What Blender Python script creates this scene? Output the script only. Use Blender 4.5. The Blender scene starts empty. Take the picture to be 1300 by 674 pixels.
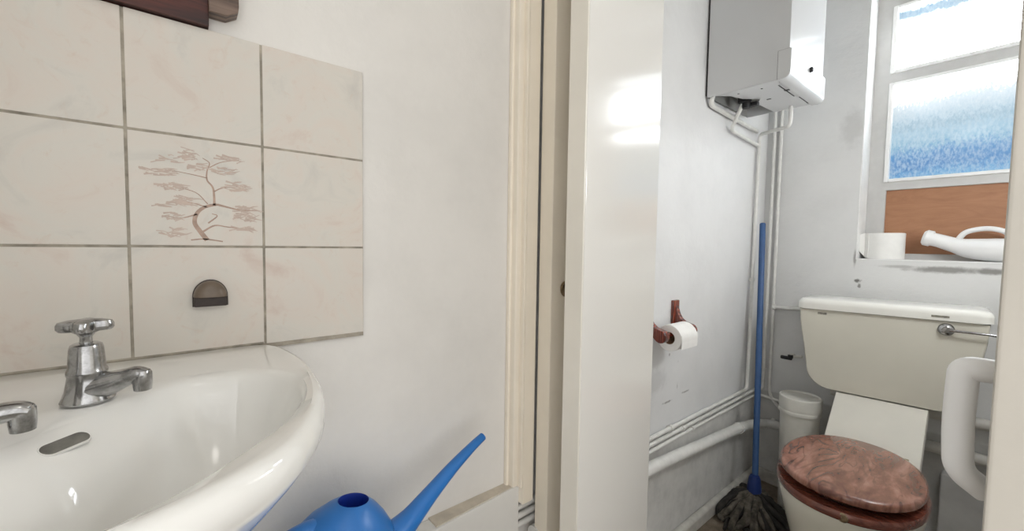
import bpy, bmesh, math, random
from mathutils import Vector, Matrix
random.seed(7)
SC = bpy.context.scene
COL = SC.collection
PI = math.pi
XW = -0.7275      # left wall plane
YB = 2.08         # back wall plane
YF = -0.325       # short wall behind the corner basin
XR = 0.22         # right wall of the toilet room

# ------------------------------------------------------------------ materials
def new_mat(name):
    m = bpy.data.materials.new(name); m.use_nodes = True
    nt = m.node_tree
    return m, nt, nt.nodes['Principled BSDF']
def N(nt, t, **kw):
    n = nt.nodes.new(t)
    for k, v in kw.items():
        if k in n.inputs: n.inputs[k].default_value = v
        else: setattr(n, k, v)
    return n
def L(nt, a, b): nt.links.new(a, b)
def c4(c): return (c[0], c[1], c[2], 1.0)
def srgb(r, g, b):
    f = lambda v: (v/255/12.92) if v/255 <= .04045 else ((v/255+.055)/1.055)**2.4
    return (f(r), f(g), f(b))
def pos(nt):
    return N(nt, 'ShaderNodeTexCoord').outputs['Object']
def noise(nt, vec, scale, detail=4, rough=.55, dist=0.0):
    n = N(nt, 'ShaderNodeTexNoise'); n.inputs['Scale'].default_value = scale
    n.inputs['Detail'].default_value = detail; n.inputs['Roughness'].default_value = rough
    n.inputs['Distortion'].default_value = dist
    L(nt, vec, n.inputs['Vector']); return n.outputs['Fac']
def ramp(nt, fac, stops):
    r = N(nt, 'ShaderNodeValToRGB'); e = r.color_ramp.elements
    while len(e) < len(stops): e.new(0.5)
    for i, (p, c) in enumerate(stops): e[i].position = p; e[i].color = c4(c)
    L(nt, fac, r.inputs['Fac']); return r.outputs['Color']
def vramp(nt, fac, a, b, va=0.0, vb=1.0):
    m = N(nt, 'ShaderNodeMapRange'); m.interpolation_type = 'SMOOTHSTEP'
    for k, v in (('From Min', a), ('From Max', b), ('To Min', va), ('To Max', vb)): m.inputs[k].default_value = v
    L(nt, fac, m.inputs['Value']); return m.outputs['Result']
def mix(nt, fac, a, b):
    m = N(nt, 'ShaderNodeMix'); m.data_type = 'RGBA'
    for sock, v in ((m.inputs[0], fac), (m.inputs[6], a), (m.inputs[7], b)):
        if isinstance(v, bpy.types.NodeSocket): L(nt, v, sock)
        elif isinstance(v, (int, float)): sock.default_value = v
        else: sock.default_value = c4(v)
    return m.outputs[2]
def math2(nt, op, a, b=0.0):
    m = N(nt, 'ShaderNodeMath'); m.operation = op
    for s, v in ((m.inputs[0], a), (m.inputs[1], b)):
        if isinstance(v, bpy.types.NodeSocket): L(nt, v, s)
        else: s.default_value = v
    return m.outputs[0]
def bump(nt, b, h, strength=.2, dist=.01):
    n = N(nt, 'ShaderNodeBump'); n.inputs['Strength'].default_value = strength; n.inputs['Distance'].default_value = dist
    L(nt, h, n.inputs['Height']); L(nt, n.outputs['Normal'], b.inputs['Normal'])
def plain(name, col, rough=.5, metal=0.0, var=.06, vscale=14, bmp=0.0, bscale=120, spec=.5, coat=0.0):
    m, nt, b = new_mat(name)
    v = noise(nt, pos(nt), vscale)
    d = tuple(max(0, c*(1-var*2)) for c in col); l = tuple(min(1, c*(1+var)) for c in col)
    L(nt, ramp(nt, v, [(.3, d), (.62, col), (.8, l)]), b.inputs['Base Color'])
    b.inputs['Roughness'].default_value = rough; b.inputs['Metallic'].default_value = metal
    b.inputs['Specular IOR Level'].default_value = spec
    b.inputs['Coat Weight'].default_value = coat
    if bmp: bump(nt, b, noise(nt, pos(nt), bscale, 3), bmp, .003)
    return m

def blob_mask(nt, vec, spots, wob=.35, nscale=25):
    """soft-edged stains: spots = (x,y,z,rx,ry,rz,strength) in object space"""
    nz = noise(nt, vec, nscale, 5, .65)
    out = None
    for (x, y, z, rx, ry, rz, st) in spots:
        mp = N(nt, 'ShaderNodeMapping'); mp.vector_type = 'TEXTURE'
        mp.inputs['Location'].default_value = (x, y, z); mp.inputs['Scale'].default_value = (rx, ry, rz)
        L(nt, vec, mp.inputs['Vector'])
        ln = N(nt, 'ShaderNodeVectorMath'); ln.operation = 'LENGTH'; L(nt, mp.outputs['Vector'], ln.inputs[0])
        d = math2(nt, 'ADD', ln.outputs['Value'], math2(nt, 'MULTIPLY', math2(nt, 'SUBTRACT', nz, .5), wob*4))
        v = vramp(nt, d, .35, 1.15, st, 0.0)
        out = v if out is None else math2(nt, 'MAXIMUM', out, v)
    return out

def wall_mat(name, base, low_shade=None, low_shade_z=.43, ymin=None, stains=(), chips=(), grain=.25, base2=None):
    m, nt, b = new_mat(name)
    p = pos(nt)
    sep = N(nt, 'ShaderNodeSeparateXYZ'); L(nt, p, sep.inputs[0])
    n1 = noise(nt, p, 5, 5, .6)
    col = ramp(nt, n1, [(.3, tuple(c*.93 for c in base)), (.55, base), (.8, tuple(min(1, c*1.03) for c in base))])
    if base2:      # the toilet room has its own, cooler white
        col2 = ramp(nt, n1, [(.3, tuple(c*.94 for c in base2)), (.55, base2), (.8, tuple(min(1, c*1.03) for c in base2))])
        col = mix(nt, vramp(nt, sep.outputs['Y'], .66, .67, 0, 1), col, col2)
    if low_shade:  # greyer lower wall: its dimmer light is put into the colour
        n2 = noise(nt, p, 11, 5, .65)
        dc = ramp(nt, n2, [(.3, tuple(c*.82 for c in low_shade)), (.52, low_shade), (.75, tuple(min(1, c*1.12) for c in low_shade))])
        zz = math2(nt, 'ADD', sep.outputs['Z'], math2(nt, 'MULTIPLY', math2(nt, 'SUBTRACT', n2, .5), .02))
        mk = vramp(nt, zz, low_shade_z-.006, low_shade_z+.006, 1, 0)
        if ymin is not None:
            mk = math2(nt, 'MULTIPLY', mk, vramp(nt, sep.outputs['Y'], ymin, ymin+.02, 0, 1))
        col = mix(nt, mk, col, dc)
    if stains:
        col = mix(nt, blob_mask(nt, p, stains), col, srgb(96, 92, 86))
    if chips:
        col = mix(nt, blob_mask(nt, p, chips, .7, 60), col, srgb(70, 62, 54))
    L(nt, col, b.inputs['Base Color'])
    b.inputs['Roughness'].default_value = .55
    h = math2(nt, 'ADD', noise(nt, p, 38, 4, .6), math2(nt, 'MULTIPLY', noise(nt, p, 9, 2, .5), 1.5))
    bump(nt, b, h, grain, .006)
    return m

def wood_mat(name, dark, mid, light, scale=6, rough=.3, axis='Y', coat=.3, stretch=9, split=None, wave=.28):
    m, nt, b = new_mat(name)
    mp = N(nt, 'ShaderNodeMapping')
    s = [stretch, stretch, stretch]; s['XYZ'.index(axis)] = 1.0
    mp.inputs['Scale'].default_value = s
    src = pos(nt)
    if split is not None:          # two boards glued side by side: shift the figure across the joint
        sp = N(nt, 'ShaderNodeSeparateXYZ'); L(nt, src, sp.inputs[0])
        st = math2(nt, 'GREATER_THAN', sp.outputs['X'], split)
        cb = N(nt, 'ShaderNodeCombineXYZ'); L(nt, math2(nt, 'MULTIPLY', st, .37), cb.inputs[1])
        L(nt, math2(nt, 'MULTIPLY', st, .21), cb.inputs[2])
        va = N(nt, 'ShaderNodeVectorMath'); L(nt, src, va.inputs[0]); L(nt, cb.outputs[0], va.inputs[1]); src = va.outputs[0]
    L(nt, src, mp.inputs['Vector'])
    n = noise(nt, mp.outputs['Vector'], scale, 7, .68, 1.6)
    w = N(nt, 'ShaderNodeTexWave'); w.inputs['Scale'].default_value = scale*.55; w.inputs['Distortion'].default_value = 9
    w.inputs['Detail'].default_value = 3; w.inputs['Detail Scale'].default_value = 1.2
    L(nt, mp.outputs['Vector'], w.inputs['Vector'])
    f = math2(nt, 'ADD', math2(nt, 'MULTIPLY', n, 1.03-wave), math2(nt, 'MULTIPLY', w.outputs['Fac'], wave))
    L(nt, ramp(nt, f, [(.32, dark), (.5, mid), (.72, light)]), b.inputs['Base Color'])
    b.inputs['Roughness'].default_value = rough; b.inputs['Coat Weight'].default_value = coat; b.inputs['Coat Roughness'].default_value = .15
    bump(nt, b, f, .12, .003)
    return m

M = {}
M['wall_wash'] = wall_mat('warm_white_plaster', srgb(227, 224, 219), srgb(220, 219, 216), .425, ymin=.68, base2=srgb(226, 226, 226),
    chips=[(XW, 1.30, .70, .02, .004, .005, .5), (XW, 1.36, .665, .02, .003, .006, .4), (XW, 1.30, .535, .02, .03, .004, .55), (XW, 1.42, .545, .02, .03, .004, .5), (XW, 1.36, .58, .02, .003, .015, .35)],
    stains=[(XW, 1.20, .62, .02, .10, .05, .22)], grain=.2)
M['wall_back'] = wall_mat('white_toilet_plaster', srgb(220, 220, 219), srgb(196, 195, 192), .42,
    stains=[(-.425, YB, 1.55, .045, .06, .085, .20), (-.147, YB, 1.003, .12, .06, .014, .7), (-.04, YB, 1.003, .06, .06, .012, .75), (-.26, YB, 1.008, .07, .06, .008, .4),
            (-.395, YB, 1.035, .006, .05, .04, .6)],
    chips=[(-.384, YB, .945, .012, .05, .008, .8), (-.376, YB, .928, .006, .05, .012, .7)], grain=.3)
M['wall_plain'] = wall_mat('plain_white_plaster', srgb(226, 224, 219), grain=.12)
M['ceiling'] = plain('ceiling_white', srgb(232, 231, 228), .8, bmp=.05)
M['reveal'] = plain('sill_lit_reveal_white', srgb(244, 244, 243), .4)
def floor_mat():
    m, nt, b = new_mat('worn_brown_lino')
    p = pos(nt); n = noise(nt, p, 9, 6, .7); n2 = noise(nt, p, 55, 4, .6)
    L(nt, ramp(nt, math2(nt, 'ADD', math2(nt, 'MULTIPLY', n, .7), math2(nt, 'MULTIPLY', n2, .3)),
        [(.3, srgb(78, 70, 60)), (.5, srgb(128, 115, 100)), (.7, srgb(160, 148, 132))]), b.inputs['Base Color'])
    b.inputs['Roughness'].default_value = .55; bump(nt, b, n2, .2, .003); return m
M['floor'] = floor_mat()
M['cream'] = plain('cream_gloss_paint', srgb(240, 231, 215), .32, var=.03, vscale=9, bmp=.05, bscale=60)
M['cream2'] = plain('cream_frame_paint', srgb(226, 221, 210), .38, var=.03, vscale=7, bmp=.06, bscale=80)
def door_gloss():
    m, nt, b = new_mat('white_gloss_door_paint')
    p = pos(nt); mp = N(nt, 'ShaderNodeMapping'); mp.inputs['Scale'].default_value = (160, 160, 5)
    L(nt, p, mp.inputs['Vector'])
    n = noise(nt, mp.outputs['Vector'], 1.0, 3, .6)
    b.inputs['Base Color'].default_value = c4(srgb(224, 221, 215)); b.inputs['Roughness'].default_value = .13
    b.inputs['Specular IOR Level'].default_value = .6
    bump(nt, b, n, .05, .0015); return m
M['door_gloss'] = door_gloss()
M['jamb_paint'] = plain('off_white_jamb_paint', srgb(204, 199, 189), .45, var=.03, vscale=7, bmp=.1, bscale=80)
M['white_paint'] = plain('white_pipe_paint', srgb(226, 225, 221), .4, var=.06, vscale=30, bmp=.12, bscale=110)
M['grey_pipe'] = plain('grimy_pipe_paint', srgb(212, 209, 202), .5, var=.14, vscale=18, bmp=.15, bscale=90)
M['sash_shaded'] = plain('window_sash_backlit_paint', srgb(204, 203, 201), .35, var=.03, vscale=30, bmp=.05)  # backlit shade of the frame put into a greyer tone than the beads
M['window_paint'] = plain('window_white_paint', srgb(244, 244, 243), .3, var=.02, vscale=30, bmp=.05)
M['ceramic'] = plain('basin_ceramic', srgb(236, 235, 231), .07, var=.012, vscale=4, coat=.5)
M['toilet_ceramic'] = plain('toilet_ceramic', srgb(212, 209, 196), .16, var=.03, vscale=5, coat=.3)
M['lid_ceramic'] = plain('cistern_lid_ceramic', srgb(232, 231, 225), .14, var=.02, vscale=5, coat=.3)
M['panel_plastic'] = plain('cover_plastic', srgb(224, 221, 211), .35, var=.03, vscale=6)
def chrome_mat(name, base, rough):
    m, nt, b = new_mat(name)
    p = pos(nt); n = noise(nt, p, 60, 5, .7)
    L(nt, ramp(nt, n, [(.35, tuple(c*.55 for c in base)), (.55, base), (.8, tuple(min(1, c*1.15) for c in base))]), b.inputs['Base Color'])
    b.inputs['Metallic'].default_value = 1.0
    L(nt, vramp(nt, n, .3, .7, rough*1.9, rough), b.inputs['Roughness']); bump(nt, b, n, .06, .002); return m
M['chrome'] = chrome_mat('tarnished_chrome_dark_reflections', (.46, .46, .46), .13)  # base darkened: reflections of dark surroundings put into the colour
M['black'] = plain('black_plastic', (.012, .012, .013), .5)
M['dark_gap'] = plain('dark_metal_gap', (.03, .03, .03), .6)
M['drain'] = plain('overflow_dark', srgb(128, 126, 119), .5, var=.3, vscale=60)
def tile_mat():
    m, nt, b = new_mat('beige_marbled_tile')
    p = pos(nt)
    n = noise(nt, p, 9, 6, .62, 1.2); n2 = noise(nt, p, 26, 5, .7, 2.0)
    c = ramp(nt, n, [(.28, srgb(196, 192, 185)), (.45, srgb(210, 205, 196)), (.58, srgb(212, 203, 193)), (.74, srgb(203, 186, 175))])
    vein = vramp(nt, n2, .56, .72, 0, .4)
    L(nt, mix(nt, vein, c, srgb(204, 186, 172)), b.inputs['Base Color'])
    b.inputs['Roughness'].default_value = .28; bump(nt, b, noise(nt, p, 14, 2), .05, .004); return m
M['tile'] = tile_mat()
M['grout'] = plain('tan_grout', srgb(172, 164, 150), .9, var=.25, vscale=40)
M['tile_print'] = plain('brown_tile_print', srgb(178, 151, 134), .3, var=.12, vscale=120)
M['tile_print_light'] = plain('pink_tile_print', srgb(196, 177, 164), .3, var=.06, vscale=90)
M['dark_wood'] = wood_mat('dark_red_wood', srgb(34, 12, 9), srgb(58, 24, 18), srgb(84, 38, 28), 7, .5, 'Y', 0)
M['brown_wood'] = wood_mat('brown_shelf_wood', srgb(66, 50, 42), srgb(100, 80, 68), srgb(128, 106, 92), 7, .45, 'Y', .1)
M['holder_wood'] = wood_mat('mahogany_holder', srgb(60, 22, 14), srgb(112, 46, 32), srgb(150, 76, 56), 9, .25, 'Z', .5)
M['seat_wood'] = wood_mat('varnished_seat_wood', srgb(74, 36, 29), srgb(130, 74, 60), srgb(178, 120, 100), 5.0, .2, 'Y', .6, stretch=2.6, split=.045, wave=.2)
def seat_mat():
    m, nt, b = new_mat('varnished_seat_wood')
    src = pos(nt); sp = N(nt, 'ShaderNodeSeparateXYZ'); L(nt, src, sp.inputs[0])
    st = math2(nt, 'GREATER_THAN', sp.outputs['X'], .048); cb = N(nt, 'ShaderNodeCombineXYZ')
    L(nt, math2(nt, 'MULTIPLY', st, .07), cb.inputs[0]); L(nt, math2(nt, 'MULTIPLY', st, .23), cb.inputs[1])
    va = N(nt, 'ShaderNodeVectorMath'); L(nt, src, va.inputs[0]); L(nt, cb.outputs[0], va.inputs[1])
    mp = N(nt, 'ShaderNodeMapping'); mp.inputs['Scale'].default_value = (4, 1.3, 1); L(nt, va.outputs[0], mp.inputs['Vector'])
    v = mp.outputs['Vector']
    big = noise(nt, v, 3.2, 3, .5, .6)
    base = ramp(nt, noise(nt, v, 5, 6, .65, .5), [(.3, srgb(96, 55, 43)), (.5, srgb(140, 92, 75)), (.7, srgb(184, 133, 114))])
    band = math2(nt, 'FRACT', math2(nt, 'MULTIPLY', big, 11.0))          # growth rings: contour lines of a slow field
    line = vramp(nt, math2(nt, 'ABSOLUTE', math2(nt, 'SUBTRACT', band, .5)), .26, .5, 0, .75)
    line = math2(nt, 'MULTIPLY', line, vramp(nt, noise(nt, v, 4.1, 2), .40, .62, .15, 1))
    L(nt, mix(nt, line, base, srgb(74, 36, 28)), b.inputs['Base Color'])
    b.inputs['Roughness'].default_value = .24; b.inputs['Coat Weight'].default_value = .6; b.inputs['Coat Roughness'].default_value = .18
    bump(nt, b, band, .05, .002); return m
M['seat_wood'] = seat_mat()
M['seat_ring_wood'] = wood_mat('seat_ring_wood', srgb(70, 32, 25), srgb(104, 54, 42), srgb(130, 76, 60), 6, .25, 'X', .6, wave=.08)
M['ply'] = wood_mat('brown_hardboard', srgb(160, 112, 82), srgb(170, 122, 90), srgb(180, 132, 99), 5, .6, 'X', 0, stretch=5, wave=.05)
M['blue_can'] = plain('blue_watering_can_plastic', srgb(40, 112, 186), .33, var=.03, vscale=12)
M['blue_can_in'] = plain('deep_blue_inside', srgb(10, 44, 140), .5, var=.03)
M['blue_pole'] = plain('blue_pole_plastic', srgb(56, 90, 138), .45, var=.1, vscale=20)
M['blue_socket'] = plain('navy_socket_plastic', srgb(22, 48, 110), .5)
M['white_plastic'] = plain('white_plastic', srgb(238, 238, 238), .35, var=.01)
M['bin_plastic'] = plain('white_bin_plastic', srgb(224, 222, 214), .4, var=.05, vscale=14)
M['paper'] = plain('toilet_paper', srgb(244, 243, 240), .95, var=.02, vscale=40, bmp=.1, bscale=200)
M['card'] = plain('brown_card_core', srgb(150, 118, 88), .9)
M['enamel'] = plain('boiler_white_enamel', srgb(206, 207, 208), .2, var=.015, vscale=3)
M['grey_metal'] = plain('grey_inner_metal', srgb(150, 150, 148), .5, var=.1)
M['mop'] = plain('dirty_mop_cotton', srgb(100, 94, 84), .95, var=.35, vscale=45, bmp=.4, bscale=150)
M['mop_dark'] = plain('black_mop_cotton', srgb(48, 45, 42), .95, var=.3, vscale=45, bmp=.4, bscale=150)
M['hook'] = plain('bronzed_plastic', srgb(112, 98, 84), .35, var=.1, vscale=60)
M['hook_dark'] = plain('dark_bronze', srgb(58, 46, 40), .5, var=.2, vscale=90)
M['brass'] = chrome_mat('dull_brass', (.32, .24, .15), .3)
M['sticker'] = plain('worn_sticker', srgb(150, 146, 134), .5, var=.3, vscale=150)
def fill_lamp_mat():
    m, nt, b = new_mat('fill_lamp_opal'); b.inputs['Base Color'].default_value = (.9, .9, .88, 1)
    b.inputs['Emission Color'].default_value = (1, .96, .9, 1); b.inputs['Emission Strength'].default_value = 2.0; return m
M['opal'] = fill_lamp_mat()

def pane_mat(name, z0, z1, kind, strength):
    """obscured window glass: bright overcast sky through it, blue of whatever stands outside"""
    m, nt, b = new_mat(name)
    p = N(nt, 'ShaderNodeNewGeometry').outputs['Position']; sep = N(nt, 'ShaderNodeSeparateXYZ'); L(nt, p, sep.inputs[0])
    t = math2(nt, 'DIVIDE', math2(nt, 'SUBTRACT', sep.outputs['Z'], z0), z1-z0)
    mp = N(nt, 'ShaderNodeMapping'); mp.inputs['Scale'].default_value = (1, 1, .45); L(nt, p, mp.inputs['Vector'])
    nf = noise(nt, mp.outputs['Vector'], 150, 5, .8); nm = noise(nt, mp.outputs['Vector'], 14, 4, .6)
    xs = math2(nt, 'MULTIPLY', math2(nt, 'ADD', sep.outputs['X'], .17), 0.35)
    if kind == 'low':
        tw = math2(nt, 'ADD', math2(nt, 'SUBTRACT', t, math2(nt, 'MULTIPLY', xs, .25)), math2(nt, 'ADD', math2(nt, 'MULTIPLY', math2(nt, 'SUBTRACT', nf, .5), .42), math2(nt, 'MULTIPLY', math2(nt, 'SUBTRACT', nm, .5), .12)))
        blue = ramp(nt, tw, [(.0, srgb(128, 184, 220)), (.07, srgb(92, 158, 210)), (.14, srgb(70, 134, 196)), (.27, srgb(86, 150, 206)), (.36, srgb(150, 194, 218)), (.47, srgb(176, 208, 226)), (.56, srgb(158, 190, 208)), (.62, srgb(196, 218, 230)), (.74, srgb(228, 238, 243)), (.9, srgb(246, 249, 250))])
        mask = vramp(nt, tw, .80, 1.0, 1, 0)
    else:
        tw = math2(nt, 'ADD', math2(nt, 'ADD', t, math2(nt, 'MULTIPLY', xs, .5)), math2(nt, 'ADD', math2(nt, 'MULTIPLY', math2(nt, 'SUBTRACT', nf, .5), .18), math2(nt, 'MULTIPLY', math2(nt, 'SUBTRACT', nm, .5), .16)))
        blue = ramp(nt, nf, [(.35, srgb(120, 170, 205)), (.6, srgb(186, 212, 228))])
        mask = math2(nt, 'MULTIPLY', vramp(nt, tw, .64, .84, 0, 1), vramp(nt, tw, .93, 1.05, 1, 0))
    blue = mix(nt, vramp(nt, noise(nt, mp.outputs['Vector'], 120, 3, .7), .36, .66, .0, .5), blue, srgb(214, 228, 236))
    bs = N(nt, 'ShaderNodeVectorMath'); bs.operation = 'SCALE'; bs.inputs['Scale'].default_value = .66; L(nt, blue, bs.inputs[0]); blue = bs.outputs[0]
    sky = N(nt, 'ShaderNodeRGB'); sky.outputs[0].default_value = (.93, .97, 1.0, 1)
    sk = N(nt, 'ShaderNodeVectorMath'); sk.operation = 'SCALE'; sk.inputs['Scale'].default_value = strength; L(nt, sky.outputs[0], sk.inputs[0])
    L(nt, mix(nt, mask, sk.outputs[0], blue), b.inputs['Emission Color'])
    b.inputs['Emission Strength'].default_value = 1.0
    b.inputs['Base Color'].default_value = (.12, .15, .18, 1); b.inputs['Roughness'].default_value = .35
    bump(nt, b, nf, .3, .004); return m
WIN_STR = 15.0
M['pane_low'] = pane_mat('obscured_glass_lower', 1.345, 1.715, 'low', WIN_STR)
M['pane_top'] = pane_mat('obscured_glass_upper', 1.77, 2.01, 'top', WIN_STR)

# ------------------------------------------------------------------ geometry helpers
def box(bm, x0, x1, y0, y1, z0, z1, mi=0, bev=0.0, seg=2):
    b = bmesh.new(); bmesh.ops.create_cube(b, size=1.0)
    for v in b.verts:
        v.co = Vector(((x0+x1)/2+v.co.x*(x1-x0), (y0+y1)/2+v.co.y*(y1-y0), (z0+z1)/2+v.co.z*(z1-z0)))
    if bev > 0:
        bmesh.ops.bevel(b, geom=b.edges[:], offset=bev, segments=seg, profile=.5, affect='EDGES')
    merge(bm, b, mi)
def merge(bm, b, mi=0, mat=None):
    for f in b.faces: f.material_index = mi; f.smooth = True
    if mat is not None: bmesh.ops.transform(b, matrix=mat, verts=b.verts[:])
    bmesh.ops.recalc_face_normals(b, faces=b.faces[:])
    me = bpy.data.meshes.new('tmp'); b.to_mesh(me); b.free(); bm.from_mesh(me); bpy.data.meshes.remove(me)
def rings(bm, rs, closed=True, cap0=True, cap1=True, mi=0):
    """skin a list of equal-length vertex rings"""
    b = bmesh.new(); vr = [[b.verts.new(p) for p in r] for r in rs]
    n = len(rs[0]); m = n if closed else n-1
    for a, c in zip(vr, vr[1:]):
        for i in range(m):
            j = (i+1) % n
            b.faces.new((a[i], a[j], c[j], c[i]))
    if cap0: b.faces.new(vr[0][::-1])
    if cap1: b.faces.new(vr[-1])
    merge(bm, b, mi)
def catmull(pts, n=8):
    pts = [Vector(p) for p in pts]
    if len(pts) < 3: return pts
    P = [pts[0]*2-pts[1]] + pts + [pts[-1]*2-pts[-2]]; out = []
    for i in range(1, len(P)-2):
        for k in range(n):
            t = k/n
            out.append(.5*((2*P[i]) + (-P[i-1]+P[i+1])*t + (2*P[i-1]-5*P[i]+4*P[i+1]-P[i+2])*t*t + (-P[i-1]+3*P[i]-3*P[i+1]+P[i+2])*t**3))
    out.append(pts[-1]); return out
def bend(pts, r=.03, n=6):
    """polyline with rounded corners"""
    pts = [Vector(p) for p in pts]; out = [pts[0]]
    for a, b, c in zip(pts, pts[1:], pts[2:]):
        d0 = (a-b); d1 = (c-b); rr = min(r, d0.length*.45, d1.length*.45)
        p0 = b+d0.normalized()*rr; p1 = b+d1.normalized()*rr
        for k in range(n+1):
            t = k/n; out.append(p0*(1-t)**2+b*2*t*(1-t)+p1*t*t)
    out.append(pts[-1]); return out
def tube(bm, pts, r, seg=14, mi=0, sx=1.0, sy=1.0, up=None, cap=True):
    pts = [Vector(p) for p in pts]; n = len(pts)
    rad = r if isinstance(r, (list, tuple)) else [r]*n
    if len(rad) != n: rad = [rad[0]+(rad[-1]-rad[0])*i/(n-1) for i in range(n)] if len(rad) == 2 else [rad[min(len(rad)-1, int(i/(n-1)*(len(rad)-1)))]*(1-(i/(n-1)*(len(rad)-1))%1)+rad[min(len(rad)-1, int(i/(n-1)*(len(rad)-1))+1)]*((i/(n-1)*(len(rad)-1))%1) for i in range(n)]
    T = [(pts[min(i+1, n-1)]-pts[max(i-1, 0)]).normalized() for i in range(n)]
    u = Vector(up) if up else Vector((0, 0, 1))
    if abs(u.dot(T[0])) > .95: u = Vector((1, 0, 0))
    a = (u-T[0]*u.dot(T[0])).normalized(); rs = []
    for i in range(n):
        a = (a-T[i]*a.dot(T[i])).normalized(); b = T[i].cross(a)
        rs.append([pts[i]+(a*math.cos(2*PI*k/seg)*sx+b*math.sin(2*PI*k/seg)*sy)*rad[i] for k in range(seg)])
    rings(bm, rs, True, cap, cap, mi)
def lathe(bm, prof, c=(0, 0, 0), seg=32, mi=0, mat=None, cap0=True, cap1=True):
    rs = []
    for (r, z) in prof:
        rs.append([Vector((c[0]+r*math.cos(2*PI*k/seg), c[1]+r*math.sin(2*PI*k/seg), c[2]+z)) for k in range(seg)])
    if mat is not None: rs = [[mat @ p for p in r] for r in rs]
    rings(bm, rs, True, cap0, cap1, mi)
def prism(bm, outline, axis, a, b_, mi=0, bev=0.0, seg=2):
    """outline of 2D points extruded along axis from a to b_"""
    def P(q, t):
        return {'x': (t, q[0], q[1]), 'y': (q[0], t, q[1]), 'z': (q[0], q[1], t)}[axis]
    b = bmesh.new()
    v0 = [b.verts.new(P(q, a)) for q in outline]; v1 = [b.verts.new(P(q, b_)) for q in outline]
    n = len(outline)
    for i in range(n):
        j = (i+1) % n; b.faces.new((v0[i], v0[j], v1[j], v1[i]))
    b.faces.new(v0[::-1]); b.faces.new(v1)
    bmesh.ops.recalc_face_normals(b, faces=b.faces[:])
    if bev:
        es = [e for e in b.edges if (e.verts[0] in v0) == (e.verts[1] in v0)]
        bmesh.ops.bevel(b, geom=es, offset=bev, segments=seg, profile=.5, affect='EDGES')
    merge(bm, b, mi)
def wpos(o):
    p = Vector((0, 0, 0))
    while o is not None: p += o.location; o = o.parent
    return p
def obj(name, bm, mats, parent=None, origin=None, smooth=40):
    me = bpy.data.meshes.new(name)
    o = bpy.data.objects.new(name, me)
    if parent is not None: off = wpos(parent)
    else: off = Vector(origin) if origin else Vector((0, 0, 0)); o.location = off
    if off.length: bmesh.ops.translate(bm, verts=bm.verts[:], vec=-off)
    bm.to_mesh(me); bm.free()
    for m in (mats if isinstance(mats, (list, tuple)) else [mats]): me.materials.append(M[m])
    if smooth: me.set_sharp_from_angle(angle=math.radians(smooth))
    COL.objects.link(o)
    if 0 < smooth < 60:
        wn = o.modifiers.new('weighted_normal', 'WEIGHTED_NORMAL'); wn.keep_sharp = True; wn.weight = 90
    if parent is not None: o.parent = parent
    return o
def thing(name, loc, label, cat, group=None):
    o = bpy.data.objects.new(name, None); o.empty_display_size = .05; o.location = loc
    COL.objects.link(o); return tag(o, label, cat, group)
def tag(o, label, cat, group=None, kind=None):
    o['label'] = label; o['category'] = cat
    if group: o['group'] = group
    if kind: o['kind'] = kind
    return o
def struct(name, bm, mats, label, cat, smooth=30):
    o = obj(name, bm, mats, smooth=smooth); return tag(o, label, cat, kind='structure')
B = bmesh.new

# ------------------------------------------------------------------ room shell
b = B(); box(b, -.9, 1.4, -1.4, 2.5, -.1, 0); struct('floor', b, 'floor', 'worn brown floor covering of the washroom and toilet', 'floor')
b = B(); box(b, -.9, .9, -.5, 2.5, 2.36, 2.46); struct('ceiling', b, 'ceiling', 'plain white ceiling over both rooms', 'ceiling')
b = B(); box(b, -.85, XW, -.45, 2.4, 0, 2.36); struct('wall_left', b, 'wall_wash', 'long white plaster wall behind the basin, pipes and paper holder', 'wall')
b = B(); box(b, XW, .06, YF-.1, YF, 0, 2.36); struct('wall_front', b, 'wall_plain', 'short white wall beside the corner basin, out of the photo', 'wall')
WX0, WX1, WZ0, WZ1 = -.393, .105, 1.03, 2.24
b = B()
box(b, -.85, WX0, YB, YB+.22, 0, 2.36); box(b, WX1, .5, YB, YB+.22, 0, 2.36)
box(b, WX0, WX1, YB, YB+.22, 0, WZ0); box(b, WX0, WX1, YB, YB+.22, WZ1, 2.36)
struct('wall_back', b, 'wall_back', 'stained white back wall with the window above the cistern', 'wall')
b = B(); box(b, XR, XR+.1, .72, 2.3, 0, 2.36); struct('wall_right', b, 'wall_plain', 'white right wall of the toilet room, hidden behind the door jamb', 'wall')
# right-hand partition and jamb
b = B(); box(b, .075, .9, .60, .71, 0, 2.36); struct('wall_partition', b, 'wall_plain', 'white partition wall to the right of the toilet doorway', 'wall')
b = B(); box(b, -.0055, .085, .588, .725, 0, 2.36, 0, .004)
struct('trim_1', b, 'jamb_paint', 'cream painted door jamb at the right edge of the photo', 'door jamb')
# left post with moulded face
b = B()
box(b, XW, -.690, .600, .607, .508, 2.36, 0, .002); box(b, XW, -.690, .6072, .640, .466, 2.36, 0, .002)
box(b, XW, -.700, .585, .602, .508, 2.36, 0, .005)
box(b, XW, -.716, .579, .590, .508, 2.36, 0, .003)
struct('trim_2', b, 'cream', 'cream moulded door post at the end of the washroom wall', 'door post')
# pipe boxing along the washroom wall, wider under the basin
b = B()
prism(b, [(XW, .607), (-.704, .607), (-.690, .39), (-.69, .37), (-.50, .36), (-.50, YF), (XW, YF)], 'z', 0.0, .508, 0, .004)
struct('trim_3', b, 'wall_plain', 'low plastered pipe boxing with a flat ledge below the basin', 'pipe boxing')
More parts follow.
